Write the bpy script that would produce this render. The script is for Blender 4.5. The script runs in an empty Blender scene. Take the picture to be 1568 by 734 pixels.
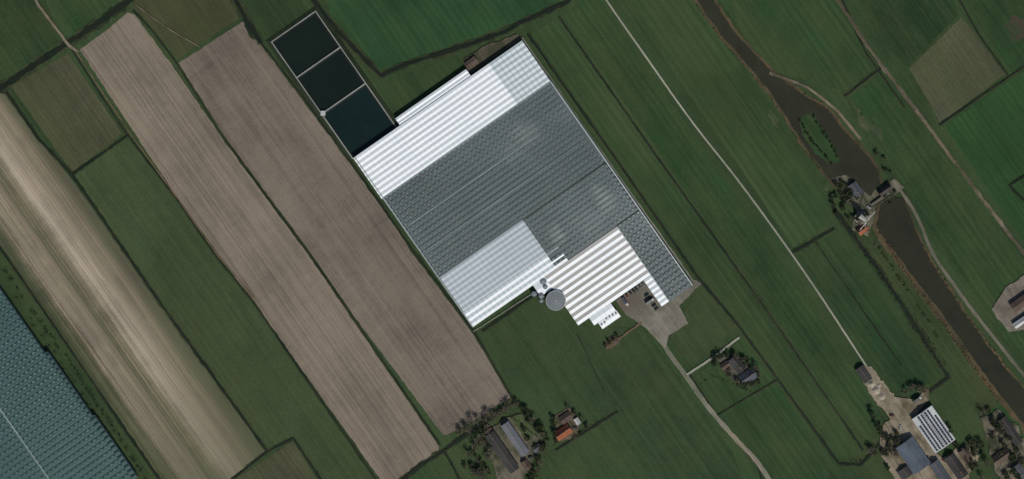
import bpy, bmesh, math, random
from mathutils import Vector, noise
from mathutils.geometry import tessellate_polygon
random.seed(7)
S=0.6                      # metres per site-plan unit
DX,DY=0.5716,0.8205        # plan direction of the polder strips
AD=math.degrees(math.atan2(-DY,DX)); AP=AD+90
U0=7.8*DX-184.2*DY; V0=7.8*DY+184.2*DX
def P(x,y): return ((x-784)*S,(367-y)*S)
def UV(u,v):               # greenhouse grid coordinates -> plan
    return (797+u*DX+v*DY, 60+u*DY-v*DX)
def lin(c): return tuple(((v/255)/12.92 if v/255<=.04045 else ((v/255+.055)/1.055)**2.4) for v in c)
sc=bpy.context.scene; COL=sc.collection

# ------------------------------------------------------------ materials
class NT:
    def __init__(s,m): s.t=m.node_tree; s.n=s.t.nodes; s.l=s.t.links
    def node(s,ty,**k):
        n=s.n.new(ty)
        for a,b in k.items(): setattr(n,a,b)
        return n
    def put(s,sock,v):
        if isinstance(v,bpy.types.NodeSocket): s.l.new(v,sock)
        else: sock.default_value=v
    def math(s,op,a,b=0.0,clamp=False):
        n=s.node('ShaderNodeMath',operation=op,use_clamp=clamp); s.put(n.inputs[0],a); s.put(n.inputs[1],b); return n.outputs[0]
    def dot(s,a,v):
        n=s.node('ShaderNodeVectorMath',operation='DOT_PRODUCT'); s.put(n.inputs[0],a); n.inputs[1].default_value=v; return n.outputs['Value']
    def comb(s,x,y,z=0.0):
        n=s.node('ShaderNodeCombineXYZ'); s.put(n.inputs[0],x); s.put(n.inputs[1],y); s.put(n.inputs[2],z); return n.outputs[0]
    def noise(s,vec,scale,detail=3,rough=.55):
        n=s.node('ShaderNodeTexNoise'); s.put(n.inputs['Vector'],vec); n.inputs['Scale'].default_value=scale
        n.inputs['Detail'].default_value=detail; n.inputs['Roughness'].default_value=rough; return n.outputs['Fac']
    def mix(s,f,a,b,bt='MIX'):
        n=s.node('ShaderNodeMix',data_type='RGBA',blend_type=bt); s.put(n.inputs[0],f)
        s.put(n.inputs[6],a if isinstance(a,bpy.types.NodeSocket) else (*a,1)); s.put(n.inputs[7],b if isinstance(b,bpy.types.NodeSocket) else (*b,1)); return n.outputs[2]
    def ctr(s,f,k): return s.math('MULTIPLY',s.math('SUBTRACT',f,.5),k)
MC={}
def M(name,base,alt=None,big=1.6,streak=1.6,mid=1.2,grain=.5,rough=.95,spec=.2,vramp=None,tram=None,
      along='d',ublend=None,grid=None,patches=None,gain=1.0,var=.3,metal=0,seed=None,cross=0,bigscale=.011,tint=None):
    if name in MC: return MC[name]
    m=bpy.data.materials.new(name); m.use_nodes=True; T=NT(m); b=T.n['Principled BSDF']
    geo=T.node('ShaderNodeNewGeometry').outputs['Position']
    u=T.dot(geo,(DX,-DY,0)); v=T.dot(geo,(DY,DX,0))
    sd=(seed if seed is not None else (hash_(name)%97))*13.7
    uu,vv=(u,v) if along=='d' else (v,u)
    flat=T.comb(u,v,sd)
    nb=T.noise(flat,bigscale,4); nm=T.noise(flat,.07,4,.6)
    st=T.comb(T.math('MULTIPLY',uu,.01),T.math('ADD',vv,T.ctr(nm,1.2)),sd)
    ns=T.noise(st,.3,4,.72)
    nf=T.noise(flat,.75,4,.75)
    f=T.math('ADD',T.ctr(nb,big*1.6),.5); f=T.math('ADD',f,T.ctr(ns,streak)); f=T.math('ADD',f,T.ctr(nm,mid))
    if cross: 
        f=T.math('ADD',f,T.ctr(T.noise(T.comb(T.math('MULTIPLY',vv,.06),uu,sd+3),.25,3,.6),cross))
    f=T.math('ADD',f,0,clamp=True)
    L=lin(base); g=gain
    if alt is None:
        A=tuple(c*(1-var)*g for c in L); B=tuple(c*(1+var)*g for c in L)
    else:
        A=tuple(c*g for c in L); B=tuple(c*g for c in lin(alt))
    col=T.mix(f,A,B)
    if tint:   # second hue drifting through the sward
        q=T.math('ADD',T.ctr(T.noise(T.comb(T.math('MULTIPLY',uu,.4),vv,sd+40),.022,6,.68),4.5),T.ctr(ns,1.2))
        q=T.math('MULTIPLY',T.math('ADD',q,.4,clamp=True),tint[1],clamp=True)
        col=T.mix(q,col,tuple(k*g for k in lin(tint[0])))
    if vramp:
        lo,hi=vramp[0][0],vramp[-1][0]
        vd=T.math('ADD',v,T.ctr(nm,5.0)); vd=T.math('ADD',vd,T.ctr(ns,24.0)); vd=T.math('ADD',vd,T.ctr(nb,12.0)); vd=T.math('ADD',vd,T.ctr(nf,9.0))
        mr=T.math('DIVIDE',T.math('SUBTRACT',vd,lo*S+V0),(hi-lo)*S,clamp=True)
        r=T.node('ShaderNodeValToRGB'); T.l.new(mr,r.inputs[0]); e=r.color_ramp.elements
        for i,(pv,c) in enumerate(vramp):
            q=(pv-lo)/(hi-lo)
            el=e[0] if i==0 else (e[-1] if i==len(vramp)-1 else e.new(q))
            el.position=q; el.color=(*[k*g for k in lin(c)],1)
        rc=r.outputs[0]
        sh=T.math('ADD',T.math('MULTIPLY',f,.5),.72)
        col=T.mix(1.0,rc,T.comb(sh,sh,sh),'MULTIPLY')
    if ublend:
        u1,u2,c,amt=ublend
        q=T.math('DIVIDE',T.math('SUBTRACT',T.math('ADD',u,T.ctr(nm,60.)),u1*S+U0),(u2-u1)*S,clamp=True)
        q=T.math('MULTIPLY',q,T.math('ADD',T.ctr(ns,1.6),amt),clamp=True)
        col=T.mix(q,col,lin(c))
    if patches:
        for (px,py,rad,c,amt,asp) in patches:
            X,Y=P(px,py); pu=X*DX-Y*DY; pv=X*DY+Y*DX
            du=T.math('DIVIDE',T.math('SUBTRACT',u,pu),rad*S); dv=T.math('DIVIDE',T.math('SUBTRACT',v,pv),rad*S*asp)
            dd=T.math('ADD',T.math('MULTIPLY',du,du),T.math('MULTIPLY',dv,dv))
            q=T.math('SUBTRACT',1.0,dd); q=T.math('ADD',q,T.ctr(nm,3.0)); q=T.math('ADD',q,T.ctr(nf,3.0))
            q=T.math('MULTIPLY',q,amt,clamp=True); q=T.math('MINIMUM',q,amt)
            q=T.math('MULTIPLY',q,T.math('LESS_THAN',dd,2.2))
            col=T.mix(q,col,lin(c))
    if tram:
        pitch,amp=tram
        s_=T.math('SINE',T.math('MULTIPLY',T.math('ADD',vv,T.ctr(nm,1.5)),2*math.pi/(pitch*S)))
        s_=T.math('MULTIPLY',s_,T.math('ADD',T.ctr(nb,4.0),.9))
        s_=T.math('ADD',T.math('MULTIPLY',s_,amp),1.0)
        col=T.mix(1.0,col,T.comb(s_,s_,s_),'MULTIPLY')
    if grid:
        for ax,pitch,wd,c,amt in grid:
            q=T.math('FRACT',T.math('DIVIDE',T.math('SUBTRACT',u if ax=='u' else v,U0 if ax=='u' else V0),pitch*S))
            q=T.math('MULTIPLY',T.math('LESS_THAN',q,wd),amt)
            col=T.mix(q,col,lin(c))
    gr=T.math('ADD',T.ctr(nf,grain*2),1.0)
    col=T.mix(1.0,col,T.comb(gr,gr,gr),'MULTIPLY')
    T.l.new(col,b.inputs['Base Color'])
    b.inputs['Roughness'].default_value=rough; b.inputs['Specular IOR Level'].default_value=spec; b.inputs['Metallic'].default_value=metal
    MC[name]=m; return m
def hash_(s):
    h=7
    for c in s: h=(h*31+ord(c))%100003
    return h
def plain(name,c,rough=.8,spec=.3,var=.15):
    return M(name,c,big=.3,streak=.4,mid=.6,grain=.25,rough=rough,spec=spec,var=var)

# ------------------------------------------------------------ mesh helpers
def add(name,verts,faces,mats,idx=None,parent=None,smooth=False):
    me=bpy.data.meshes.new(name); me.from_pydata(verts,[],faces)
    for m in (mats if isinstance(mats,(list,tuple)) else [mats]): me.materials.append(m)
    if idx: me.polygons.foreach_set('material_index',idx)
    me.update(); o=bpy.data.objects.new(name,me); COL.objects.link(o)
    if parent: o.parent=parent
    return o
def empty(name,loc=(0,0,0),rot=0):
    e=bpy.data.objects.new(name,None); e.location=loc; e.rotation_euler=(0,0,rot); e.empty_display_size=1; COL.objects.link(e); return e
ZC={}
def layer(cat):
    b={'field':.01,'verge':.25,'water':.55,'track':.75}[cat]
    ZC[cat]=ZC.get(cat,0)+1; return b+.005*ZC[cat]
def resample(pts,step,closed=False):
    out=[]; n=len(pts)
    for i in range(n if closed else n-1):
        a=Vector(pts[i]); b=Vector(pts[(i+1)%n]); k=max(1,int((b-a).length/step))
        for j in range(k): out.append(a+(b-a)*(j/k))
    if not closed: out.append(Vector(pts[-1]))
    return out
def sheet(name,pts,mat,cat='field',jit=.8):
    w=[P(*p) for p in pts]; r=resample(w,2.2,True); z=layer(cat)
    o=[]
    for q in r:
        k=Vector((q.x*.12,q.y*.12,0)); k2=Vector((q.x*.5,q.y*.5,4))
        o.append(Vector((q.x+jit*(noise.noise(k)+.6*noise.noise(k2)),q.y+jit*(noise.noise(k+Vector((0,0,9)))+.6*noise.noise(k2+Vector((0,0,9)))),z)))
    tr=tessellate_polygon([o])
    fs=[]
    for t in tr:
        a,b,c=[o[i] for i in t]
        fs.append(t if (b-a).cross(c-a).z>0 else (t[0],t[2],t[1]))
    return add(name,[tuple(q) for q in o],fs,mat)
def smoothpts(pts):
    if len(pts)<3: return pts
    out=[pts[0]]
    for i in range(len(pts)-1):
        p0=Vector(pts[max(i-1,0)]);p1=Vector(pts[i]);p2=Vector(pts[i+1]);p3=Vector(pts[min(i+2,len(pts)-1)])
        for t in (.25,.5,.75,1):
            out.append(tuple(.5*((2*p1)+(-p0+p2)*t+(2*p0-5*p1+4*p2-p3)*t*t+(-p0+3*p1-3*p2+p3)*t**3)))
    return out
def strip(name,pts,w,mat,cat,jit=.35,smooth=False,mats=None):
    if smooth: pts=smoothpts(pts)
    r=resample([P(*p) for p in pts],2.5); z=layer(cat); vs=[];fs=[]
    n=len(r); hw=w*S/2
    for i,q in enumerate(r):
        t=(r[min(i+1,n-1)]-r[max(i-1,0)]); t.normalize(); nn=Vector((-t.y,t.x))
        a=hw*(1+jit*(noise.noise(Vector((q.x*.15,q.y*.15,z*50)))*1.3+.6*noise.noise(Vector((q.x*.6,q.y*.6,z*50)))))
        b=hw*(1+jit*(noise.noise(Vector((q.x*.15,q.y*.15,z*50+20)))*1.3+.6*noise.noise(Vector((q.x*.6,q.y*.6,z*50+20)))))
        vs+=[(q.x+nn.x*a,q.y+nn.y*a,z),(q.x-nn.x*b,q.y-nn.y*b,z)]
        if i: k=2*i; fs.append((k-2,k-1,k+1,k))
    return add(name,vs,fs,mat)
def box(vs,fs,x0,x1,y0,y1,z0,z1):
    k=len(vs); vs+=[(x0,y0,z0),(x1,y0,z0),(x1,y1,z0),(x0,y1,z0),(x0,y0,z1),(x1,y0,z1),(x1,y1,z1),(x0,y1,z1)]
    fs+=[(k,k+3,k+2,k+1),(k+4,k+5,k+6,k+7),(k,k+1,k+5,k+4),(k+1,k+2,k+6,k+5),(k+2,k+3,k+7,k+6),(k+3,k,k+4,k+7)]

# ------------------------------------------------------------ ground + fields
G=lambda n,c,**k: M(n,c,grain=k.pop('grain',.6),var=k.pop('var',.27),big=k.pop('big',1.3),streak=k.pop('streak',1.9),mid=k.pop('mid',.8),gain=1.12,tint=k.pop('tint',((66,74,46),.45)),**k)
gbase=G('grass_ground',(45,62,37))
add('ground',[(-9000,-9000,0),(9000,-9000,0),(9000,9000,0),(-9000,9000,0)],[(0,1,2,3)],gbase)
g_dk=G('grass_dark',(35,56,32),tram=(9,.06)); g_md=G('grass_mid',(40,61,35),tram=(11,.06)); g_n=G('grass_north',(37,65,38),tram=(10,.07),tint=((56,74,46),.35))
g_e=G('grass_east',(46,65,38),tram=(12,.06)); g_e2=G('grass_east_b',(40,62,35),tram=(10,.07)); g_ol=G('grass_olive',(55,67,43))
g_s=G('grass_south',(46,63,39)); g_rich=G('grass_rich',(36,64,34),tram=(9,.07),tint=((54,74,44),.35))
g_dry=G('grass_dry',(69,70,51),tram=(7,.06)); g_dry2=G('grass_dry_b',(63,65,44))
g_br=G('grass_brownish',(73,76,56),tram=(6,.05))
soilA=M('soil_a',(98,89,78),alt=(130,119,104),streak=2.2,big=1.1,mid=.8,grain=.4,tram=(6,.03),cross=.4,tint=((140,127,110),.45))
soilB=M('soil_b',(90,82,73),alt=(120,110,98),streak=2.0,big=1.4,mid=.9,grain=.4,tram=(5,.03),cross=.5,tint=((128,116,102),.42))
soilD=M('soil_d',(110,100,84),alt=(150,138,118),streak=3.0,big=1.2,mid=1.0,grain=.42,tram=(5,.05),gain=.92,
  vramp=[(-840,(70,78,54)),(-824,(84,86,64)),(-812,(122,112,94)),(-806,(142,131,114)),(-796,(126,118,98)),(-786,(140,128,110)),(-777,(92,92,72)),(-768,(110,104,84)),(-760,(126,117,98)),
         (-750,(156,144,126)),(-743,(162,150,131)),(-736,(144,132,114)),(-730,(154,141,122)),(-720,(124,116,97)),(-710,(132,121,102)),(-700,(98,96,76)),(-682,(80,84,62))],ublend=(60,300,(84,88,64),.55))
sheet('field',[(-60,-60),(40,-60),(98,60),(0,126),(-60,165)],g_dk)
sheet('field',[(66,-60),(225,-60),(188,-2),(112,56)],g_md)
sheet('field',[(205,2),(235,-60),(335,-60),(366,30),(300,70),(274,90),(235,45),(207,14)],g_dry2)
sheet('field',[(18,132),(104,82),(187,205),(110,264)],g_dry)
sheet('ploughed_field',[(122,76),(158,50),(196,20),(206,22),(270,110),(340,212),(474,393),(550,505),(672,684),(672,694),(590,745),(388,462),(268,298)],soilA)
sheet('ploughed_field',[(274,97),(372,33),(460,150),(545,262),(640,398),(724,512),(782,608),(735,640),(680,668),(548,492),(476,388),(342,206)],soilB)
sheet('field',[(114,268),(196,212),(268,308),(330,398),(386,466),(585,752),(500,752),(450,668),(410,688),(256,475)],g_ol)
sheet('stubble_field',[(-40,125),(6,143),(58,214),(110,274),(250,474),(406,690),(350,735),(310,760),(262,760),(0,380),(-40,325)],soilD)
sheet('field',[(330,765),(360,734),(448,676),(505,765)],g_dry)
sheet('field',[(492,-60),(880,-60),(862,-2),(790,33),(700,66),(582,106),(505,20)],g_n)
sheet('field',[(590,126),(700,85),(712,103),(612,176)],g_md)
sheet('field',[(814,52),(850,30),(1316,692),(1285,704),(1192,580)],g_e)
sheet('field',[(862,24),(890,0),(915,-40),(940,30),(1330,592),(1348,640),(1326,680)],g_e2)
sheet('field',[(940,-40),(1045,-40),(1100,58),(1150,114),(1200,185),(1272,285),(1272,340),(1214,380)],g_e)
sheet('field',[(1220,394),(1275,357),(1446,576),(1398,600),(1352,594)],g_dk)
sheet('field',[(1105,-40),(1262,-40),(1348,98),(1296,142),(1235,122),(1180,106),(1135,50)],g_md)
sheet('field',[(1304,148),(1350,108),(1388,160),(1500,310),(1600,440),(1600,590),(1540,520),(1440,385),(1385,285),(1330,205)],g_e2)
sheet('field',[(1300,-40),(1440,-40),(1468,22),(1390,102),(1345,60)],g_dk)
sheet('fallow_field',[(1392,105),(1472,26),(1540,114),(1440,188)],g_br)
sheet('field',[(1460,-40),(1640,-40),(1640,60),(1546,116)],g_e2)
sheet('field',[(1446,194),(1542,124),(1640,66),(1640,470),(1568,372)],g_rich)
sheet('field',[(738,512),(775,484),(815,457),(890,500),(985,502),(1016,545),(1120,690),(1150,760),(840,760),(832,645),(790,605)],g_s)
sheet('field',[(1024,520),(1066,446),(1130,500),(1058,562)],g_ol)
sheet('field',[(1060,580),(1135,520),(1188,585),(1272,715),(1262,760),(1200,760),(1130,672)],g_md)
sheet('field',[(1460,590),(1488,560),(1600,700),(1600,760),(1520,650)],g_rich)
sheet('field',[(1450,500),(1380,400),(1300,330),(1280,330),(1350,412),(1455,580),(1500,640),(1530,620)],G('grass_bank',(48,60,36)))
sheet('bare_soil_patch',[(1535,34),(1560,26),(1590,30),(1590,66),(1552,62)],M('bare_patch',(66,60,48),alt=(52,64,42),grain=.6,mid=3),jit=6)
sheet('bare_soil_patch',[(1300,160),(1345,190),(1350,215),(1318,200)],M('worn_grass',(42,62,37),alt=(84,86,64),grain=.6,mid=3),jit=6)
sheet('bare_soil_patch',[(1172,168),(1186,174),(1196,196),(1184,190)],M('worn_grass',(0,0,0)),jit=4)
sheet('bare_soil_patch',[(1254,268),(1268,284),(1266,298),(1258,288)],M('worn_grass',(0,0,0)),jit=4)

# ------------------------------------------------------------ ditches
verge=M('verge_grass',(32,43,28),alt=(58,65,43),streak=1.6,big=2.,mid=2.2,grain=.7)
water=M('ditch_water',(22,30,21),alt=(36,40,29),big=.8,streak=.5,mid=1.4,grain=.3,rough=.3,spec=.3)
def ditch(pts,w=2.6,bank=None,smooth=False):
    bank=bank or w+4.5
    strip('ditch_bank',pts,bank,verge,'verge',jit=.6,smooth=smooth)
    strip('ditch_water',pts,w,water,'water',jit=.5,smooth=smooth)
ditch([(-40,162),(0,136),(50,102),(100,69),(150,36),(205,-4),(240,-40)],8,14)
ditch([(10,141),(58,211),(111,268),(250,471),(409,691)],2.2,5.5)
ditch([(111,267),(195,208)],2.2,5)
ditch([(110,76),(150,140),(196,208),(269,303),(332,394),(388,463),(585,748)],1.4,4)
ditch([(330,755),(409,692),(449,671),(505,755)],2.2,5)
ditch([(204,16),(234,48),(270,96),(340,208),(475,391),(550,500),(674,682)],1.1,4)
ditch([(345,-30),(372,22),(400,66)],6,14)
ditch([(372,30),(460,144),(547,262),(640,394),(726,508),(786,612)],2.0,5)
ditch([(-40,322),(0,379),(248,740),(270,770)],2.2,5)
ditch([(605,745),(640,716),(680,690),(735,650),(788,615)],3.5,8)
ditch([(680,690),(712,750)],2.2,5)
ditch([(460,-40),(482,5),(530,62),(583,116),(620,99),(700,74),(770,50),(800,34),(870,3),(900,-30)],5.5,10)
ditch([(808,52),(940,240),(1068,424),(1130,498),(1190,580),(1284,710),(1318,712),(1345,682),(1395,640)],2.2,5)
ditch([(856,26),(1010,246),(1170,470),(1322,690)],1.4,4)
ditch([(1212,388),(1278,350)],2.5,6)
ditch([(1250,372),(1380,560)],1.0,2.4)
ditch([(1274,316),(1350,420),(1400,496),(1452,578),(1418,604)],3.4,8)
ditch([(1293,148),(1352,102)],2.4,5.5)
ditch([(1272,-40),(1324,78),(1385,165)],1.5,4)
ditch([(1452,-30),(1500,55),(1545,118),(1600,80)],1.3,4)
ditch([(1438,192),(1545,118)],1.6,4)
ditch([(1600,250),(1545,284),(1600,340)],2,4.5)
ditch([(738,508),(815,454)],2,5)
ditch([(884,512),(926,602)],.7,2)
ditch([(850,690),(946,630)],2.,5)
ditch([(1056,574),(1100,640),(1160,712),(1172,750)],1.2,3)
ditch([(1095,638),(1190,582)],1.2,3)
# ------------------------------------------------------------ canal
can=M('canal_water',(40,42,31),alt=(52,52,39),big=1.4,streak=.6,mid=1.4,grain=.18,rough=.2,spec=.3)
reed=M('reed_bank',(50,52,36),alt=(90,78,58),streak=1.,mid=2.4,grain=.8,big=1.)
L1=[(1050,-40),(1066,0),(1103,52),(1150,106),(1172,132),(1206,182),(1226,216),(1268,272),(1300,300),(1312,322)]
R1=[(1338,318),(1350,296),(1345,262),(1322,232),(1292,200),(1268,168),(1228,144),(1182,110),(1130,56),(1094,4),(1080,-40)]
sheet('reed_verge',[(x-4,y+2) for x,y in L1]+[(x+4,y-2) for x,y in R1],reed,'verge',jit=2)
sheet('canal',L1+R1,can,'water',jit=1)
L2=[(1352,300),(1348,322),(1342,345),(1358,372),(1380,398),(1404,432),(1442,480),(1485,542),(1534,608),(1600,690)]
R2=[(1600,628),(1540,566),(1482,488),(1444,430),(1414,382),(1396,335),(1384,304)]
sheet('reed_verge',[(x-7,y+4) for x,y in L2]+[(x+3,y-2) for x,y in R2],reed,'verge',jit=2)
sheet('canal',L2+R2,can,'water',jit=1)
gi=G('grass_island',(42,64,36))
sheet('island_grass',[(1222,186),(1232,175),(1246,175),(1258,196),(1284,236),(1284,248),(1270,252),(1248,234),(1230,208)],gi,'track',jit=1.2)
sheet('mill_yard',[(1276,272),(1298,268),(1330,300),(1345,286),(1368,274),(1384,288),(1366,304),(1342,310),(1338,340),(1328,362),(1305,350),(1312,322),(1285,300)],
      M('mill_ground',(50,58,40),alt=(112,106,92),mid=3,grain=.7),'track',jit=2)

# ------------------------------------------------------------ tracks / roads
sand=M('track_sand',(112,102,86),alt=(142,130,112),grain=.4,mid=1.6)
conc=M('concrete_path',(124,126,110),alt=(150,150,134),grain=.35,mid=1.6)
tr_br=M('track_brown',(74,70,54),alt=(120,110,94),grain=.55,mid=2.4,streak=2.2)
strip('farm_track',[(40,-30),(60,10),(106,70),(120,80)],4,tr_br,'track')
strip('farm_track',[(208,8),(258,44),(306,72)],1.6,tr_br,'track',smooth=True)
strip('farm_track',[(118,82),(160,146),(205,212),(272,304),(336,394),(390,458)],1.5,M('track_edge',(90,80,58),alt=(114,98,76)),'track',jit=.9)
strip('concrete_path',[(905,-40),(928,0),(1000,103),(1062,190),(1132,279),(1200,372),(1262,462),(1345,590)],2.7,conc,'track',jit=.2,smooth=True)
strip('farm_track',[(1255,-40),(1282,0),(1332,76),(1392,156),(1442,222),(1502,302),(1600,430)],5.5,tr_br,'track',jit=.45)
strip('farm_track',[(1178,112),(1205,122),(1235,134),(1275,164),(1300,192),(1318,214)],4,tr_br,'track',smooth=True)
strip('canal_road',[(1372,284),(1390,308),(1408,340),(1428,388),(1460,436),(1494,482),(1540,540),(1600,616)],5,M('canal_road_m',(84,84,70),alt=(112,108,94),mid=1.8),'track',jit=.25,smooth=True)
strip('driveway',[(1000,500),(1024,540),(1050,576),(1086,626),(1130,676),(1160,708),(1190,755)],7,M('drive_m',(92,94,80),alt=(126,124,108),streak=2,mid=1.8),'track',jit=.25,smooth=True)
strip('driveway',[(1052,574),(1088,550),(1132,517)],3.5,conc,'track',jit=.2)
gm=M('gravel_m',(94,98,84),alt=(130,130,116))
strip('gravel_path',[(799,58),(930,247),(1062,432)],4,gm,'track',jit=.35)
strip('farm_track',[(1345,590),(1362,622),(1390,640)],10,sand,'track',jit=.5)
strip('farm_track',[(1118,662),(1146,694),(1168,722)],3,sand,'track',jit=.5)
yardm=M('yard_gravel',(98,95,85),alt=(130,125,114),mid=2.4,big=1.6,grain=.4,patches=[(960,462,22,(84,70,62),.6,1.2)])
sheet('yard_paving',[(943,460),(985,430),(1016,466),(1058,440),(1064,428),(1074,434),(1040,468),(1054,496),(1024,514),(1018,534),(990,504),(958,482)],yardm,'track',jit=.8)
strip('gravel_path',[(815,450),(725,508)],1.6,gm,'track')
soil_y=M('yard_earth',(84,78,62),alt=(140,130,112),mid=2.8,big=1.4,grain=.6)
sheet('yard_earth',[(708,92),(740,72),(792,52),(800,60),(722,112),(712,106)],M('north_yard',(62,62,48),alt=(104,96,82),mid=2.8),'track',jit=1)
sheet('yard_earth',[(1312,562),(1332,560),(1372,608),(1398,612),(1420,596),(1424,612),(1398,640),(1440,700),(1480,680),(1500,700),(1470,750),(1380,750),(1350,700),(1345,660),(1362,640),(1330,600)],soil_y,'track',jit=2.5)
sheet('yard_earth',[(1518,474),(1540,440),(1600,400),(1600,500),(1545,508)],M('pale_yard',(94,88,78),alt=(128,120,110),mid=2.4),'track',jit=1.2)
sheet('yard_earth',[(745,660),(770,642),(800,632),(838,680),(815,705),(800,735),(760,735)],M('farm_yard',(52,58,40),alt=(108,102,88),mid=3.4,grain=.65),'track',jit=3)
sheet('yard_earth',[(850,636),(872,626),(892,648),(876,672),(852,676)],M('farm_yard2',(58,60,44),alt=(112,98,82),mid=3.4,grain=.65),'track',jit=3)
sheet('yard_earth',[(1095,548),(1115,542),(1128,552),(1160,570),(1156,586),(1138,590),(1112,575)],M('house_yard',(48,56,42),alt=(104,96,88),mid=3.4,grain=.6),'track',jit=2.5)
sheet('yard_earth',[(1500,640),(1530,628),(1600,700),(1600,760),(1540,760)],M('farm_yard3',(54,58,42),alt=(116,108,94),mid=3.4,grain=.65),'track',jit=3)
sheet('lawn',[(782,640),(798,634),(822,662),(806,676)],G('lawn_m',(62,74,48)),'track',jit=1)
strip('sand_mound',[(928,534),(982,494)],3,M('mound_m',(88,74,58),alt=(110,94,76)),'track',jit=.6)

# ------------------------------------------------------------ greenhouses
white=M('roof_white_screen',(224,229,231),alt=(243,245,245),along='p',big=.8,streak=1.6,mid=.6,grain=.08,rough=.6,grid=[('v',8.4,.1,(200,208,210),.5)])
white_b=M('roof_white_shade',(202,209,211),alt=(224,230,231),along='p',big=.8,streak=1.6,mid=.6,grain=.08,rough=.6,grid=[('v',8.4,.1,(180,188,190),.5)])  # _shade roofs: darker copies for slopes away from sun, shade put in the colour
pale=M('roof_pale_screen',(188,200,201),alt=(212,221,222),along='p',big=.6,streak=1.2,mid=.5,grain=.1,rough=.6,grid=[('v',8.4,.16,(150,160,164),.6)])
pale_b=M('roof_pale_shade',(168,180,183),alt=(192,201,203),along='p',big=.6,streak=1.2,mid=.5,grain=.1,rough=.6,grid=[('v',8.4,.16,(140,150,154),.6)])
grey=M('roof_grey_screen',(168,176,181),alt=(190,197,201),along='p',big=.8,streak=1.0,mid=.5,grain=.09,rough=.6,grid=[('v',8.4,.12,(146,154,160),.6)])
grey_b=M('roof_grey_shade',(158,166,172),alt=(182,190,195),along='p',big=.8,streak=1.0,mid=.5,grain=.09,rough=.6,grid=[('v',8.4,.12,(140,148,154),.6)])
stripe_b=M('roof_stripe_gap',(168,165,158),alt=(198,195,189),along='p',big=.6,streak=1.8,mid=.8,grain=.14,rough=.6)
pt=[(806,206,26,(134,136,134),.5,.9),(852,358,22,(150,150,142),.6,.55),(924,305,30,(134,136,132),.55,.55),(785,235,20,(112,118,117),.4,.8),(900,340,25,(112,116,114),.4,.9),(985,330,30,(104,110,110),.3,.6),(870,170,26,(100,108,108),.3,.8)]  # whitish reflections on the glass, painted into the roof colour
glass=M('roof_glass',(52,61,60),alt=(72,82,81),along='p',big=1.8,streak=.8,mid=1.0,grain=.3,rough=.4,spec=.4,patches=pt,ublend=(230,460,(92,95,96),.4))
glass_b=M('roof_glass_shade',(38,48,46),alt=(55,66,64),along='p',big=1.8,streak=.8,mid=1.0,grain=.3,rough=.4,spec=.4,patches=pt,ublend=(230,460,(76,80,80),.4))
vent=M('roof_vent',(94,108,107),alt=(130,142,141),big=2.4,streak=.4,mid=1.4,grain=.35,rough=.4)
gut=M('gutter_metal',(98,108,109),alt=(128,137,138),big=1.0,mid=1.2,rough=.5)
gutw_m=M('gutter_white',(180,186,188),alt=(204,208,210),big=.6,rough=.5)
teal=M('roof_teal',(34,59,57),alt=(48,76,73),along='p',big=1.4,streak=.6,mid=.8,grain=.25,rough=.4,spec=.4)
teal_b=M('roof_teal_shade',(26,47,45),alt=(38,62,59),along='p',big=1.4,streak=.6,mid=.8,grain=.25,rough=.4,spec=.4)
teal_v=M('teal_vent',(72,102,98),alt=(100,128,124),big=1.4,mid=1.0,grain=.3,rough=.4)
wallg=M('greenhouse_wall',(120,132,132),alt=(150,160,160),rough=.4)
def W(u,v,z): x,y=P(*UV(u,v)); return (x,y,z)
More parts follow.
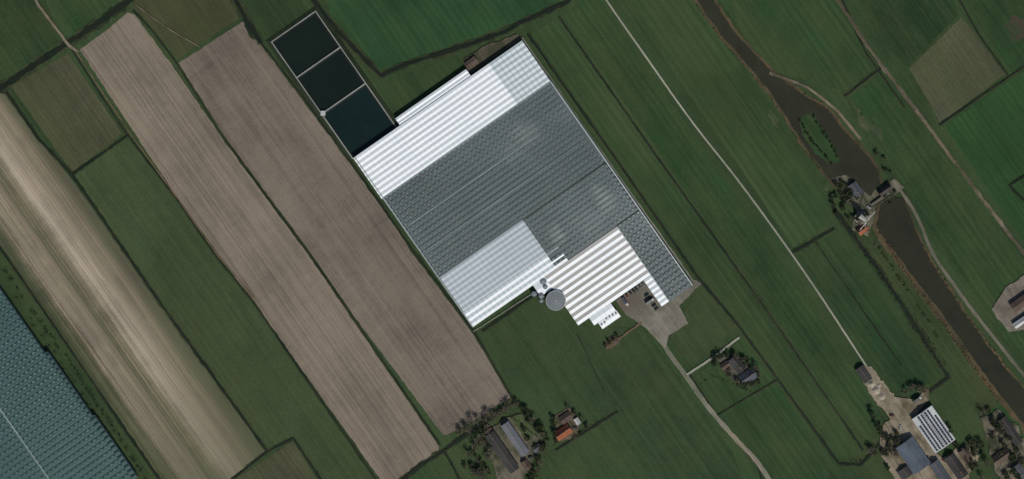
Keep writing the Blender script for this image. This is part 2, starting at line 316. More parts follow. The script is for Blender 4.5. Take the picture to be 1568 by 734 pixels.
def roof(par,tag,u0,u1,v0,v1,ma,mb,eave=6,rise=.5,pitch=8.45,vents=None,gutw=.35,crossw=0,gm_=None):
    n=max(1,round((u1-u0)/pitch)); p=(u1-u0)/n; vs=[];fs=[];ix=[]
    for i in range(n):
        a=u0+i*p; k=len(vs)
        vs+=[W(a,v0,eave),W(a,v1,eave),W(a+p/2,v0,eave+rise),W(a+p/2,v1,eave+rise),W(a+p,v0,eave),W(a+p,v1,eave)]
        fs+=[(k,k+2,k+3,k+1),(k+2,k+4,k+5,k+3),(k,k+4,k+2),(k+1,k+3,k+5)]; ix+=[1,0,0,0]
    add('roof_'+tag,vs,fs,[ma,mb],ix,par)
    vs=[];fs=[]
    for i in range(n+1):
        a=u0+i*p; h=gutw/2
        k=len(vs); vs+=[W(a-h,v0,eave+.09),W(a-h,v1,eave+.09),W(a+h,v1,eave+.09),W(a+h,v0,eave+.09)]; fs.append((k,k+1,k+2,k+3))
    if crossw:
        m=int((v1-v0)/8.4)
        for i in range(m+1):
            vv=v0+i*8.4
            for j in range(n):
                a=u0+j*p; k=len(vs)
                vs+=[W(a,vv,eave+.03),W(a,vv+crossw,eave+.03),W(a+p/2,vv+crossw,eave+rise+.03),W(a+p/2,vv,eave+rise+.03),W(a+p,vv+crossw,eave+.03),W(a+p,vv,eave+.03)]
                fs+=[(k,k+1,k+2,k+3),(k+3,k+2,k+4,k+5)]
    add('gutters_'+tag,vs,fs,gm_ or gutw_m,None,par)
    if vents:
        vs=[];fs=[]; m=int((v1-v0)/8.4)
        for i in range(n):
            for j in range(m):
                a=u0+i*p+p/2; vv=v0+j*8.4+2.4; o=random.uniform(.18,.4)
                k=len(vs); vs+=[W(a,vv,eave+rise+.06),W(a,vv+4.4,eave+rise+.06),W(a-2.7,vv+4.4,eave+rise*.5+o),W(a-2.7,vv,eave+rise*.5+o)]
                fs.append((k,k+1,k+2,k+3))
        add('roof_vents_'+tag,vs,fs,vents,None,par)
    e=.06
    c=[W(u0+e,v0+e,0),W(u0+e,v1-e,0),W(u1-e,v1-e,0),W(u1-e,v0+e,0)]
    vs=c+[(x,y,eave) for x,y,_ in c]; fs=[(i,(i+1)%4,(i+1)%4+4,i+4) for i in range(4)]
    add('walls_'+tag,vs,fs,wallg,None,par)
gh=empty('greenhouse')
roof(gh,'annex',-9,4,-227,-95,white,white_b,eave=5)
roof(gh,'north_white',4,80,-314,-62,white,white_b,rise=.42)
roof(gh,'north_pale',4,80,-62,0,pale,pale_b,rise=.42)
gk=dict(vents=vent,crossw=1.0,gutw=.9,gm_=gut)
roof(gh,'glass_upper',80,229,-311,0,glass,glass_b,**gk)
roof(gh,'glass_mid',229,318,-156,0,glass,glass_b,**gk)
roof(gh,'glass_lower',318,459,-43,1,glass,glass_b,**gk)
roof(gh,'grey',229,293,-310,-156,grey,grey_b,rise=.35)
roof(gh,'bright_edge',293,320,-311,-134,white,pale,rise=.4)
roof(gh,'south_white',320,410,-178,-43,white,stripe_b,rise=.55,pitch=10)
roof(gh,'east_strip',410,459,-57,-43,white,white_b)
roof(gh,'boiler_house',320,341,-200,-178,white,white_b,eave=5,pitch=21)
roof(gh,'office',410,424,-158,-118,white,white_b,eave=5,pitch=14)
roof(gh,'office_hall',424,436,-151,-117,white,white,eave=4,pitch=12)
def walk(par,tag,L,mat):
    vs=[];fs=[]
    for (ua,ub,va,vb,z) in L:
        box(vs,fs,0,1,0,1,z,z+.12); k=len(vs)-8
        q=[W(ua,va,0),W(ua,vb,0),W(ub,vb,0),W(ub,va,0)]
        for j in range(4):
            vs[k+j]=(q[j][0],q[j][1],z); vs[k+4+j]=(q[j][0],q[j][1],z+.12)
    add(tag,vs,fs,mat,None,par)
walk(gh,'edge_caps',[(80,459,-1.0,.7,6.62),(320.2,459,-44,-42.8,6.7),(4,320,-312.3,-310.8,6.66)],M('cap_m',(150,158,158),alt=(180,186,186)))
walk(gh,'walkways',[(80,81.6,-311,-2,6.6),(136,137.2,-300,-60,6.64),(183,184,-300,-20,6.64),(228,229,-311,-156,6.64)],M('walkway_m',(112,124,124),alt=(150,160,160)))
vs=[];fs=[]
for i in range(6):
    x,y,_=W(428+random.uniform(-2,3),-148+i*5.5,0); box(vs,fs,x-.7,x+.7,y-.6,y+.6,4.2,5.5)
add('roof_units',vs,fs,plain('unit_grey',(150,152,150)),None,gh)
gh2=empty('greenhouse')
tk=dict(gutw=.9,pitch=9,gm_=M('gutter_teal',(78,104,101),alt=(102,127,124)))
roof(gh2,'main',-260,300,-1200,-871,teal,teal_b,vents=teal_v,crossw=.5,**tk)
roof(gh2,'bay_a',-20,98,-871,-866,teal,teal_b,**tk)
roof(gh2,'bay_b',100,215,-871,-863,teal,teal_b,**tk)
walk(gh2,'walkways',[(-260,300,-976,-974.4,6.6)],M('walkway_teal',(130,146,142),alt=(160,172,170)))

# round water tank
def tank(name,u,v,r,h,mat,roofrise=.6):
    x,y,_=W(u,v,0); e=empty(name,(x,y,0)); n=36; r*=S
    vs=[];fs=[]
    rings=[(r,0),(r,h),(r+.15,h),(r+.15,h+.25),(r-.1,h+.25),(r-.1,h+.05)]
    for rr,z in rings: vs+=[(rr*math.cos(2*math.pi*i/n),rr*math.sin(2*math.pi*i/n),z) for i in range(n)]
    for k in range(len(rings)-1):
        fs+=[(k*n+i,k*n+(i+1)%n,(k+1)*n+(i+1)%n,(k+1)*n+i) for i in range(n)]
    add('shell',vs,fs,mat,None,e)
    vs=[((r-.1)*math.cos(2*math.pi*i/n),(r-.1)*math.sin(2*math.pi*i/n),h+.1) for i in range(n)]+[(0,0,h+.1+roofrise)]
    add('cover',vs,[(i,(i+1)%n,n) for i in range(n)],plain('tank_cover',(108,114,116),var=.28),None,e)
    vs=[];fs=[]
    for i in range(8):
        a=2*math.pi*i/8; k=len(vs); c,s=math.cos(a),math.sin(a)
        vs+=[(-s*.12,c*.12,h+.3+roofrise),(s*.12,-c*.12,h+.3+roofrise),(c*r+s*.12,s*r-c*.12,h+.3),(c*r-s*.12,s*r+c*.12,h+.3)]; fs.append((k,k+1,k+2,k+3))
    box(vs,fs,r+.1,r+.5,-.3,.3,0,h+.8)
    add('roof_ribs_and_ladder',vs,fs,plain('tank_rib',(150,155,156)),None,e)
tank('water_tank',359,-184.5,15,8,plain('tank_shell',(200,204,204)))
for u,v,r in ((332,-206,4),(341,-199,4),(324,-184,4.5),(333,-186,3.2),(347,-203,3)):
    tank('storage_tank',u,v,r,6,plain('tank_dark',(80,96,112)))

# ------------------------------------------------------------ water basin
bs=empty('water_basin')
linerm=M('basin_liner',(22,24,24),alt=(34,38,36)); curb=M('basin_curb',(116,120,114),alt=(146,149,142))
wm=[M('basin_water_a',(17,28,23),alt=(22,33,27),big=.8,grain=.16,rough=.35,spec=.2),M('basin_water_b',(16,28,24),alt=(21,34,29),grain=.16,rough=.35,spec=.2),M('basin_water_c',(15,31,30),alt=(20,38,36),grain=.16,rough=.35,spec=.2)]
cells=[(-213,-148),(-146,-80.5),(-78.5,3)]
for (a,b),m in zip(cells,wm):
    vs=[W(a+1,-313,1.05),W(a+1,-236,1.05),W(b-1,-236,1.05),W(b-1,-313,1.05)]; add('water',vs,[(0,3,2,1)],m,None,bs)
    o=[W(a,-314.5,2),W(a,-234,2),W(b,-234,2),W(b,-314.5,2)]; i_=[W(a+2.6,-312,1),W(a+2.6,-237,1),W(b-2.6,-237,1),W(b-2.6,-312,1)]
    add('liner',o+i_,[(k,(k+1)%4,(k+1)%4+4,k+4) for k in range(4)],linerm,None,bs)
vs=[];fs=[]
def rr(ua,ub,va,vb,z):
    k=len(vs); vs.extend([W(ua,va,z),W(ua,vb,z),W(ub,vb,z),W(ub,va,z)]); fs.append((k,k+1,k+2,k+3))
rr(-214.6,-213,-316.1,-232.6,2.02); rr(-148,-146,-314.5,-234,2.02); rr(-80.5,-78.5,-314.5,-234,2.02)
rr(-213,3,-316.1,-314.5,2.02); rr(-213,3,-234,-232.6,2.02); rr(3,4.2,-316.1,-232.6,2.02)
add('curb',vs,fs,curb,None,bs)
vs=[W(-214.6,-316.1,2),W(-214.6,-232.6,2),W(4.2,-232.6,2),W(4.2,-316.1,2)]; o=[W(-221,-322,0.3),W(-221,-226,0.3),W(3.5,-226,0.3),W(3.5,-322,0.3)]
add('embankment',vs+o,[(k,(k+1)%4,(k+1)%4+4,k+4) for k in range(4)],M('embank',(32,42,28),alt=(46,56,38),mid=2,grain=.6),None,bs)
vs=[];fs=[]; x,y=P(495,174); box(vs,fs,x-2,x+2,y-2,y+2,0,3); box(vs,fs,x-2.2,x+2.2,y-2.2,y+2.2,3,3.2); add('pump_house',vs,fs,plain('pumphouse',(170,172,168)),None,bs)

# ------------------------------------------------------------ buildings
rt={k:M('roof_'+k,c,big=.8,streak=1.4,mid=2.2,grain=.45,var=.3) for k,c in dict(grey=(98,102,106),dark=(60,59,58),brown=(84,72,64),red=(140,84,60),blue=(80,88,98),pale=(168,171,169),slate=(74,78,84)).items()}
brick=plain('brick_wall',(132,92,72)); plaster=plain('plaster_wall',(180,176,166)); metalw=plain('sheet_wall',(120,124,122))
winm=plain('window_glass',(40,48,56),rough=.15,spec=.5,var=.1); doorm=plain('door_paint',(60,74,60)); ridgem=plain('ridge_tile',(100,86,76)); sol=plain('solar_panel',(36,44,60),rough=.3,spec=.4)
def house(name,cx,cy,L,Wd,ang,roofm,wallm=None,wh=3,rh=3,chim=True,solar=False,hip=0):
    X,Y=P(cx,cy); e=empty(name,(X,Y,0.0),math.radians(ang)); l=L*S/2; w=Wd*S/2; wallm=wallm or brick
    vs=[(-l,-w,0),(l,-w,0),(l,w,0),(-l,w,0),(-l,-w,wh),(l,-w,wh),(l,w,wh),(-l,w,wh)]; fs=[(0,1,5,4),(1,2,6,5),(2,3,7,6),(3,0,4,7)]
    if not hip:
        vs+=[(-l,0,wh+rh),(l,0,wh+rh)]; fs+=[(5,6,9),(7,4,8)]
    add('walls',vs,fs,wallm,None,e)
    o=.45; t=.15; sl=rh/w; hx=l*hip
    zo=wh-o*sl+t
    A=[(-l-o,-w-o,zo),(l+o,-w-o,zo),(l+o,w+o,zo),(-l-o,w+o,zo),(-l-o+hx,0,wh+rh+t),(l+o-hx,0,wh+rh+t)]
    B=[(x,y,z-t) for x,y,z in A]
    f=[(0,1,5,4),(2,3,4,5),(7,6,10,11),(9,8,11,10),(0,6,7,1),(2,8,9,3)]
    if hip: f+=[(3,0,4),(1,2,5)]
    else: f+=[(0,4,10,6),(4,3,9,10),(1,7,11,5),(5,11,8,2)]
    add('roof',A+B,f,roofm,None,e)
    vs=[];fs=[]; box(vs,fs,-l-o+hx,l+o-hx,-.18,.18,wh+rh+t-.05,wh+rh+t+.12); add('ridge',vs,fs,ridgem,None,e)
    vs=[];fs=[]; n=max(2,int(l*2/3.2))
    for i in range(n):
        x=-l+(i+.5)*2*l/n
        for sy in (-1,1):
            if i==n//2 and sy<0: continue
            box(vs,fs,x-.55,x+.55,min(sy*w,sy*(w+.04)),max(sy*w,sy*(w+.04)),1,2.2)
    add('windows',vs,fs,winm,None,e)
    vs=[];fs=[]; x=-l+(n//2+.5)*2*l/n; box(vs,fs,x-.6,x+.6,-w-.05,-w,0.0,2.3); add('door',vs,fs,doorm,None,e)
    if chim:
        vs=[];fs=[]; box(vs,fs,l*.5-.4,l*.5+.4,-.35,.35,wh+rh-.5,wh+rh+1.2); box(vs,fs,l*.5-.5,l*.5+.5,-.45,.45,wh+rh+1.2,wh+rh+1.35); add('chimney',vs,fs,brick,None,e)
    if solar:
        vs=[];fs=[]; cols=int(2*l/2.6)
        for sy in (-1,1):
            for r_ in range(3):
                for i in range(cols):
                    if r_==2 and i<3: continue
                    x=-l+.6+i*2.6; y0=w*(.1+r_*.3); y1=y0+w*.17
                    z0=wh+rh+t-y0*sl+.1; z1=wh+rh+t-y1*sl+.1; k=len(vs)
                    vs+=[(x,sy*y0,z0),(x+2.3,sy*y0,z0),(x+2.3,sy*y1,z1),(x,sy*y1,z1)]; fs.append((k,k+1,k+2,k+3) if sy<0 else (k,k+3,k+2,k+1))
        add('solar_panels',vs,fs,sol,None,e)
    return e
house('barn',789,672,56,13,AD,rt['grey'],metalw,4,2.2,False)
house('barn',769,692,68,15,AD,rt['dark'],brick,4,3,False)
house('farmhouse',752,667,20,13,AD,rt['brown'])
house('brick_house',806,712,14,10,AD,rt['brown'])
house('shed',822,686,12,8,AP,rt['slate'],metalw,2.6,1.2,False)
house('brick_house',862,662,24,14,AP,rt['red'],brick,3,3.4)
house('shed',866,640,17,12,AP,rt['brown'],brick,2.6,2,False)
house('shed',884,645,9,6,AD,rt['pale'],metalw,2.4,1,False)
house('farmhouse',1128,558,24,15,AD+8,rt['dark'],plaster,3,4)
house('farmhouse_wing',1145,577,24,16,AP,rt['slate'],plaster,3,3.5)
house('shed',1110,560,12,9,AP,rt['brown'],brick,2.6,1.6,False)
house('solar_barn',1428,657,62,36,AD,rt['pale'],metalw,5,2.2,False,True)
house('barn',1397,697,48,30,AD,rt['blue'],metalw,5,2.8,False)
house('barn',1441,726,44,15,AD,rt['slate'],brick,4,2.5,False)
house('farmhouse',1463,714,38,17,AD,rt['dark'],brick,3,4)
house('shed',1478,699,22,12,AD,rt['brown'],brick,3,2,False)
house('shed',1385,724,14,18,AD,rt['dark'],brick,3,2,False)
house('shed',1322,573,24,13,AD,rt['dark'],metalw,3,1.6,False)
house('shed',1414,633,16,10,AP,rt['slate'],metalw,3,1.6,False)
house('barn',1546,660,46,13,AD,rt['dark'],brick,3.5,2.5,False)
house('farmhouse',1532,700,24,14,AP,rt['brown'],brick)
house('brick_house',1560,722,22,14,AD,rt['slate'],brick)
house('barn',1566,490,34,8,AP,rt['pale'],metalw,4,1.2,False)
house('barn',1574,455,60,14,AP,rt['brown'],metalw,4,1.6,False)
house('shed',722,97,18,11,AP,rt['brown'],metalw,3,1.2,False)
house('shed',1309,291,20,15,AD,rt['slate'],brick,3,3)
house('brick_house',1320,352,15,10,AP,rt['red'],plaster,3,3)
house('pumping_station',1354,292,20,9,AP,rt['dark'],brick,4,2.4,False)
house('shed',1300,305,10,8,AP,rt['dark'],brick,2.6,1.6,False)
# sluice bridge between the two canal basins
X,Y=P(1348,306); br=empty('sluice_bridge',(X,Y,0),math.radians(AP)); vs=[];fs=[]
for q in range(3): box(vs,fs,-8+q*7.5,-7+q*7.5,-3,3,0,1.8)
add('piers',vs,fs,plain('pier_concrete',(100,98,90)),None,br)
vs=[];fs=[]; box(vs,fs,-10,10,-1.8,1.8,1.8,2.1); box(vs,fs,-10,10,-1.9,-1.8,2.1,3.0); box(vs,fs,-10,10,1.8,1.9,2.1,3.0); add('deck',vs,fs,plain('bridge_deck',(92,88,76)),None,br)
# windmill
X,Y=P(1318,334); wmil=empty('windmill',(X,Y,0),math.radians(-35))
def ring(vs,r,z,n=8): vs+=[(r*math.cos(2*math.pi*(i+.5)/n),r*math.sin(2*math.pi*(i+.5)/n),z) for i in range(n)]
vs=[];fs=[]
for r,z in ((5.2,0),(4.9,3),(3.9,7.5),(2.9,12)): ring(vs,r,z)
for k in range(3): fs+=[(k*8+i,k*8+(i+1)%8,k*8+8+(i+1)%8,k*8+8+i) for i in range(8)]
add('tower',vs,fs,plain('mill_thatch',(92,84,70)),None,wmil)
vs=[];fs=[]
for r,z in ((6.4,3.2),(6.4,3.5)): ring(vs,r,z)
fs+=[(i,(i+1)%8,8+(i+1)%8,8+i) for i in range(8)]+[tuple(range(8,16))]
add('gallery',vs,fs,plain('mill_deck',(120,116,106)),None,wmil)
vs=[(-3.4,-2.4,12),(3.8,-2,12),(3.8,2,12),(-3.4,2.4,12),(-3.2,-1.6,13.8),(3.8,-1.2,13.6),(3.8,1.2,13.6),(-3.2,1.6,13.8),(-3,0,15),(3.6,0,14.6)]
add('cap',vs,[(0,1,5,4),(1,2,6,5),(2,3,7,6),(3,0,4,7),(4,5,9,8),(6,7,8,9),(5,6,9),(7,4,8)],plain('mill_cap',(176,174,166)),None,wmil)
vs=[];fs=[]
for k in range(4):
    a=math.radians(28+90*k); c,s=math.cos(a),math.sin(a)
    def q(r,o,x): return (x,c*r-s*o,13.4+s*r+c*o)
    def beam(r0,r1,o0,o1,x0,x1):
        b=len(vs)
        for xx in (x0,x1): vs.extend([q(r0,o0,xx),q(r1,o0,xx),q(r1,o1,xx),q(r0,o1,xx)])
        fs.extend([(b,b+1,b+2,b+3),(b+4,b+7,b+6,b+5),(b,b+4,b+5,b+1),(b+2,b+6,b+7,b+3),(b+1,b+5,b+6,b+2),(b,b+3,b+7,b+4)])
    beam(0,12,-.2,.2,4.6,5.0); beam(2,12,1.9,2.05,4.7,4.85)
    for i in range(9): beam(2.2+i*1.2,2.35+i*1.2,.2,1.9,4.7,4.82)
box(vs,fs,3.4,5.2,-.35,.35,13.05,13.75)
add('sails',vs,fs,plain('mill_sail',(180,176,166)),None,wmil)

# ------------------------------------------------------------ vehicles
def car(px,py,ang,c):
    X,Y=P(px,py); e=empty('parked_car',(X,Y,0.95),math.radians(ang)); m=plain('car_paint_%d_%d_%d'%c,c,rough=.3,spec=.5)
    prof=[(-2.2,.35),(2.2,.35),(2.25,.7),(1.2,.95),(-2.0,1.0),(-2.25,.7)]
    vs=[(x,y,z) for y in (-.88,.88) for x,z in prof]; n=6
    add('body',vs,[tuple(range(n)),tuple(range(2*n-1,n-1,-1))]+[(i,i+n,(i+1)%n+n,(i+1)%n) for i in range(n)],m,None,e)
    lo=[(-1.9,-.8,.97),(1.1,-.8,.93),(1.1,.8,.93),(-1.9,.8,.97)]; hi=[(-1.4,-.62,1.42),(.4,-.62,1.45),(.4,.62,1.45),(-1.4,.62,1.42)]
    add('windows',lo+hi,[(0,1,5,4),(1,2,6,5),(2,3,7,6),(3,0,4,7)],winm,None,e)
    add('roof',[(x,y,z+.01) for x,y,z in hi],[(0,1,2,3)],m,None,e)
    vs=[];fs=[]
    for wx in (-1.35,1.4):
        for wy in (-.9,.7):
            k=len(vs)
            for yy in (wy,wy+.2): vs+=[(wx+.33*math.cos(i*math.pi/5),yy,.33+.33*math.sin(i*math.pi/5)) for i in range(10)]
            fs+=[(k+i,k+(i+1)%10,k+10+(i+1)%10,k+10+i) for i in range(10)]+[tuple(range(k,k+10)),tuple(range(k+19,k+9,-1))]
    add('wheels',vs,fs,plain('tyre',(24,24,24)),None,e)
def truck(px,py,ang,c,L=11):
    X,Y=P(px,py); e=empty('truck',(X,Y,.95),math.radians(ang))
    vs=[];fs=[]; box(vs,fs,-L/2,L/2-2.6,-1.25,1.25,1.1,3.7); add('cargo_box',vs,fs,plain('cargo_%d'%c[0],c),None,e)
    x0=L/2-2.4; x1=L/2
    vs=[(x0,-1.2,.6),(x1,-1.2,.6),(x1,1.2,.6),(x0,1.2,.6),(x0,-1.1,3.1),(x1-.5,-1.1,3.0),(x1-.5,1.1,3.0),(x0,1.1,3.1)]
    add('cab',vs,[(0,1,5,4),(1,2,6,5),(2,3,7,6),(3,0,4,7),(4,5,6,7)],plain('cab_white',(170,170,170)),None,e)
    vs=[];fs=[]; box(vs,fs,-L/2,L/2-.3,-.5,.5,.6,1.05)
    for wx in (-L/2+1.2,-L/2+2.5,L/2-1.4):
        for wy in (-1.2,.9):
            k=len(vs)
            for yy in (wy,wy+.3): vs+=[(wx+.5*math.cos(i*math.pi/5),yy,.5+.5*math.sin(i*math.pi/5)) for i in range(10)]
            fs+=[(k+i,k+(i+1)%10,k+10+(i+1)%10,k+10+i) for i in range(10)]+[tuple(range(k,k+10)),tuple(range(k+19,k+9,-1))]
    add('chassis_and_wheels',vs,fs,plain('tyre',(24,24,24)),None,e)
CC=[(30,32,36),(92,96,98),(150,150,150),(50,60,84),(86,42,38),(60,62,64),(40,44,46)]
for i in range(7): car(960+i*5+random.uniform(-1,1),453-i*3.5+random.uniform(-.6,.6),AD+random.uniform(-6,6),random.choice(CC))
for i in range(5): car(990+i*3.8,452+i*5.3,AP+random.uniform(-6,6),random.choice(CC))
truck(957,462,AD,(60,66,72),9); truck(995,462,AP,(120,120,116),9); truck(1404,612,AP,(90,90,86),9)
for p in [(812,700),(798,690),(1120,548),(1138,560),(1365,636),(1408,646),(1470,690),(1378,655),(1330,318),(880,655),(1420,702),(1445,705),(1545,700)]: car(*p,random.uniform(0,180),random.choice(CC))
def pile(name,px,py,r,h,mat):
    X,Y=P(px,py); vs=[(X,Y,h)];fs=[];n=14
    for k,(q,z) in enumerate(((.35,.75),(.7,.35),(1,.6/h if h else 0))):
        for i in range(n):
            a=2*math.pi*i/n; rr_=r*q*(1+.35*noise.noise(Vector((math.cos(a)*1.5+px,math.sin(a)*1.5+py,q))))
            vs.append((X+rr_*math.cos(a),Y+rr_*math.sin(a),h*z))
    for i in range(n):
        fs.append((0,1+i,1+(i+1)%n))
        for k in (0,1): fs.append((1+k*n+i,1+(k+1)*n+i,1+(k+1)*n+(i+1)%n,1+k*n+(i+1)%n))
    add(name,vs,fs,mat)
for p in [(1334,588,4.5,3),(1341,598,5,3.2),(1350,608,4.5,2.6),(1346,590,3,2)]: pile('sand_pile',*p,M('pile_sand',(140,131,116),alt=(164,156,142)))
pile('soil_pile',940,522,5,2.6,plain('pile_soil',(78,64,52))); pile('soil_pile',934,528,4,2.,plain('pile_soil',(0,0,0)))

# ------------------------------------------------------------ vegetation
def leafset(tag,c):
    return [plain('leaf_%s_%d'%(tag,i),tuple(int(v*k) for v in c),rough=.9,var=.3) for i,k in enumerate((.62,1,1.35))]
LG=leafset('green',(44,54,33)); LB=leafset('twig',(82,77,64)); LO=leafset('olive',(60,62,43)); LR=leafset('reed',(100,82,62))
bark=plain('bark',(70,60,50))
def quad(vs,fs,ix,c,s,mi):
    n=Vector((random.gauss(0,1),random.gauss(0,1),random.gauss(0,1)+.6)).normalized(); a=n.orthogonal().normalized(); b=n.cross(a)
    th=random.random()*6.28; a,b=a*math.cos(th)+b*math.sin(th),b*math.cos(th)-a*math.sin(th); k=len(vs)
    for p,q in ((-1,-.6),(.9,-1),(1,.7),(-.6,1)): vs.append(tuple(c+a*s*p*.5+b*s*q*.5))
    fs.append((k,k+1,k+2,k+3)); ix.append(mi)
def limb(vs,fs,ix,a,b,r0,r1,mi):
    d=(b-a).normalized(); o=d.orthogonal().normalized(); w=d.cross(o); k=len(vs)
    for c,r in ((a,r0),(b,r1)):
        for i in range(5):
            t=i*2*math.pi/5; vs.append(tuple(c+o*r*math.cos(t)+w*r*math.sin(t)))
    for i in range(5): fs.append((k+i,k+(i+1)%5,k+5+(i+1)%5,k+5+i)); ix.append(mi)
def treemesh(seed,h,r,ls,dens):
    random.seed(seed); vs=[];fs=[];ix=[]
    top=Vector((random.uniform(-.3,.3),random.uniform(-.3,.3),h*.62)); limb(vs,fs,ix,Vector((0,0,0)),top,.28,.14,3)
    for i in range(13):
        a=random.random()*6.28; q=r*math.sqrt(random.random())*.85; c=Vector((q*math.cos(a),q*math.sin(a),h*random.uniform(.45,.92)-q*.25))
        st=Vector((0,0,h*random.uniform(.25,.55))); limb(vs,fs,ix,st,c,.1,.03,3)
        cr=r*random.uniform(.22,.42)
        for j in range(dens):
            p=Vector((random.gauss(0,1),random.gauss(0,1),random.gauss(0,.8)))*cr*.6
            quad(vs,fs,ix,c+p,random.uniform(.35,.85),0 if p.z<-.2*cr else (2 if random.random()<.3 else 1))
    me=bpy.data.meshes.new('tree_mesh'); me.from_pydata(vs,[],fs)
    for m in ls+[bark]: me.materials.append(m)
    me.polygons.foreach_set('material_index',ix); me.update(); return me
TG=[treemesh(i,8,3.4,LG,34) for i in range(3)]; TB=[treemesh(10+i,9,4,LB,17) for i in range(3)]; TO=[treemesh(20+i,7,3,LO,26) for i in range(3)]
random.seed(5)
def tree(px,py,kind,s=1):
    o=bpy.data.objects.new('tree',random.choice(kind)); X,Y=P(px,py); o.location=(X,Y,0); s*=random.uniform(.75,1.2); o.scale=(s,s*random.uniform(.85,1.15),s*random.uniform(.85,1.1)); o.rotation_euler=(0,0,random.random()*6.28); COL.objects.link(o)
def scatter(poly_pts,n,kinds,s=1):
    xs=[p[0] for p in poly_pts]; ys=[p[1] for p in poly_pts]; c=0
    while c<n:
        x=random.uniform(min(xs),max(xs)); y=random.uniform(min(ys),max(ys)); ins=False; m=len(poly_pts)
        for i in range(m):
            x1,y1=poly_pts[i]; x2,y2=poly_pts[(i+1)%m]
            if (y1>y)!=(y2>y) and x<(x2-x1)*(y-y1)/(y2-y1)+x1: ins=not ins
        if ins: tree(x,y,random.choice(kinds),s); c+=1
def trow(pts,sp,kinds,s=1,j=2):
    for q in resample(pts,sp): tree(q.x+random.uniform(-j,j),q.y+random.uniform(-j,j),random.choice(kinds),s)
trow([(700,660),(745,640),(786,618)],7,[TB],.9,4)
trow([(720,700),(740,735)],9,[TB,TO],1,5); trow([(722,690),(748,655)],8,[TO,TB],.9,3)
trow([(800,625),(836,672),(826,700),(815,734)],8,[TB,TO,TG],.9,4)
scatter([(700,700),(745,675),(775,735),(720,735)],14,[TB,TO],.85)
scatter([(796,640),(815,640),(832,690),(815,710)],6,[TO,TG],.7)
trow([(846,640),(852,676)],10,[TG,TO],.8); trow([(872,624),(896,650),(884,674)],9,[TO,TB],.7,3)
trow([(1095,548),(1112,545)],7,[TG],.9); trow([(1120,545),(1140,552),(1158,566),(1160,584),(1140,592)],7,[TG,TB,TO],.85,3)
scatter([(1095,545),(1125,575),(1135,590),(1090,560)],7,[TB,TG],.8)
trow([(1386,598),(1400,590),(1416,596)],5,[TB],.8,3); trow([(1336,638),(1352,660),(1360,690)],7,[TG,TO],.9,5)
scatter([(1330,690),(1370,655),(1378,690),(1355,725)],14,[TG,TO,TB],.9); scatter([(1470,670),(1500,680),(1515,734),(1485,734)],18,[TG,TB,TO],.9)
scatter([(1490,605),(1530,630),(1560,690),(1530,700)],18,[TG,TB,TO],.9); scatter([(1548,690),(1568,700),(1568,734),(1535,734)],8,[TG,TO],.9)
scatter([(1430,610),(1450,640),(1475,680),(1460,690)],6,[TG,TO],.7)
trow([(1226,186),(1240,212),(1262,238),(1272,250)],5,[TG,TO],.42,1.5); trow([(1246,178),(1262,204),(1282,240)],8,[TG],.4,1.5)
scatter([(1274,270),(1300,262),(1315,300),(1296,322)],14,[TG,TO],.75); scatter([(1298,320),(1325,315),(1340,340),(1325,365),(1300,345)],10,[TG,TB,TO],.62)
scatter([(1340,235),(1360,240),(1365,268),(1348,262)],5,[TB,TO],.6); scatter([(1268,300),(1290,298),(1300,335),(1276,330)],9,[TO,TG],.6)
scatter([(1345,300),(1378,285),(1385,300),(1350,318)],5,[TO,TG],.5)
trow([(925,530),(945,515)],8,[TB,TO],.6)
def bushes(name,pts,sp,rad,hgt,ls,gap=.2,n=26,j=1.2):
    vs=[];fs=[];ix=[]
    for q in resample([P(*p) for p in pts],sp):
        if random.random()<gap: continue
        c0=Vector((q.x+random.uniform(-j,j),q.y+random.uniform(-j,j),hgt*.45)); r=rad*random.uniform(.6,1.25)
        for i in range(int(n*r/rad)):
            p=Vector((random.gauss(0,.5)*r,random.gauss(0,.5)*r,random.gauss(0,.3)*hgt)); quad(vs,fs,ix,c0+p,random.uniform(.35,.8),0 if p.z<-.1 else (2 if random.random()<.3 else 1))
    add(name,vs,fs,ls,ix)
bushes('shrub_row',[(4,410),(40,462),(110,560),(160,635),(225,734)],4.6,2.2,2.6,LG,.2,44,1.2)
bushes('shrub_row',[(-4,420),(30,466),(100,566),(150,640),(212,734)],6,1.6,2,LO,.35,26,1.4)
bushes('shrub_row',[(1342,375),(1380,430),(1440,520)],3.5,1.8,2.4,LG,.3,32,1.4)
bushes('shrub_row',[(1300,352),(1350,425),(1392,490),(1440,562)],4,1.4,2,LG,.4,22,1.2)
bushes('reed_bed',[(1345,350),(1376,402),(1400,436),(1438,486),(1482,550),(1530,614)],1.3,1.5,1.8,LR,.15,14,1.2)
bushes('reed_bed',[(1296,345),(1350,412),(1400,486),(1448,560)],2.,1.0,1.4,LO,.4,9,1)
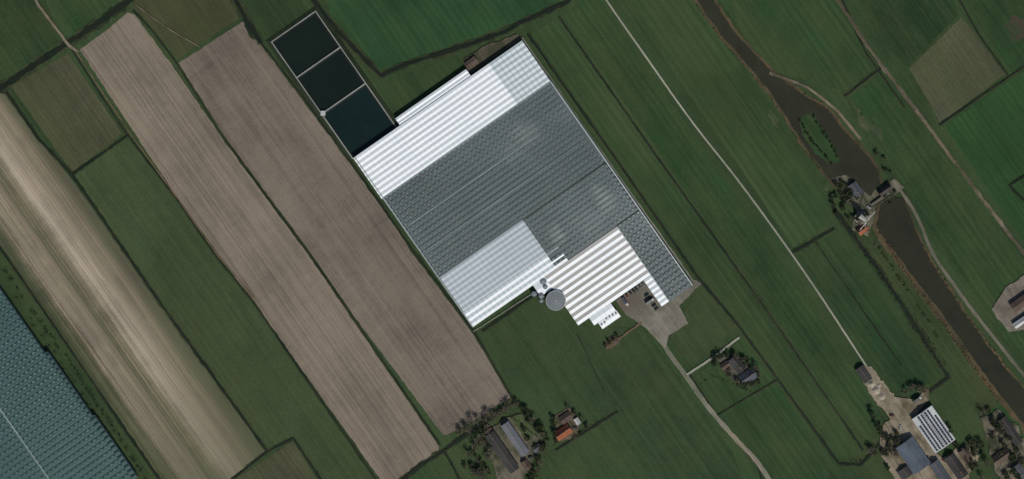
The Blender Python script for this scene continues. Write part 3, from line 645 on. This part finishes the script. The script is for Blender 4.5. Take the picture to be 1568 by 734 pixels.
bushes('reed_bed',[(1066,8),(1103,56),(1150,110),(1190,162),(1222,214),(1266,274)],2.,1.,1.2,LO,.35,9,1)
bushes('reed_bed',[(1184,110),(1226,142),(1266,166),(1290,198),(1320,230)],1.8,1.,1.4,LR,.3,9,1)
bushes('shrub_row',[(1412,378),(1446,430),(1484,490),(1540,562)],6,1.3,1.6,LG,.4,20,1)
bushes('hedge',[(782,638),(822,668)],1.6,1.1,1.8,LG,.05,20,.3)
bushes('hedge',[(1060,600),(1090,575),(1150,600)],2,1.0,1.5,LO,.3,12,.4)
bushes('hedge',[(600,740),(640,716),(682,690),(700,676)],3,1.2,1.6,LO,.35,14,.8)
bushes('hedge',[(848,682),(946,630)],3,1.,1.4,LO,.35,12,.6)
bushes('hedge',[(1284,706),(1320,706),(1345,680)],2.5,1.2,1.8,LO,.3,14,.8)

# ------------------------------------------------------------ light / camera
EL,AZ=43,158
w=bpy.data.worlds.new('World'); sc.world=w; w.use_nodes=True
nt=w.node_tree; sky=nt.nodes.new('ShaderNodeTexSky'); sky.sky_type='NISHITA'; sky.sun_disc=False; sky.sun_elevation=math.radians(EL); sky.sun_rotation=math.radians(AZ)
nt.links.new(sky.outputs[0],nt.nodes['Background'].inputs[0]); nt.nodes['Background'].inputs[1].default_value=.075
sl=bpy.data.lights.new('sun','SUN'); sl.energy=3.5; sl.angle=math.radians(.5); sl.color=(1,.95,.87); so=bpy.data.objects.new('sun',sl); COL.objects.link(so)
e,a=math.radians(EL),math.radians(AZ); d=Vector((math.sin(a)*math.cos(e),math.cos(a)*math.cos(e),math.sin(e))); so.rotation_euler=d.to_track_quat('Z','Y').to_euler(); so.location=d*500
cam=bpy.data.cameras.new('camera'); co=bpy.data.objects.new('camera',cam); COL.objects.link(co); H=2000; co.location=(0,0,H); cam.sensor_width=36; cam.lens=36*H/(1568*S); cam.clip_start=10; cam.clip_end=30000
sc.camera=co
sc.view_settings.view_transform='Standard'; sc.view_settings.look='None'; sc.view_settings.exposure=0
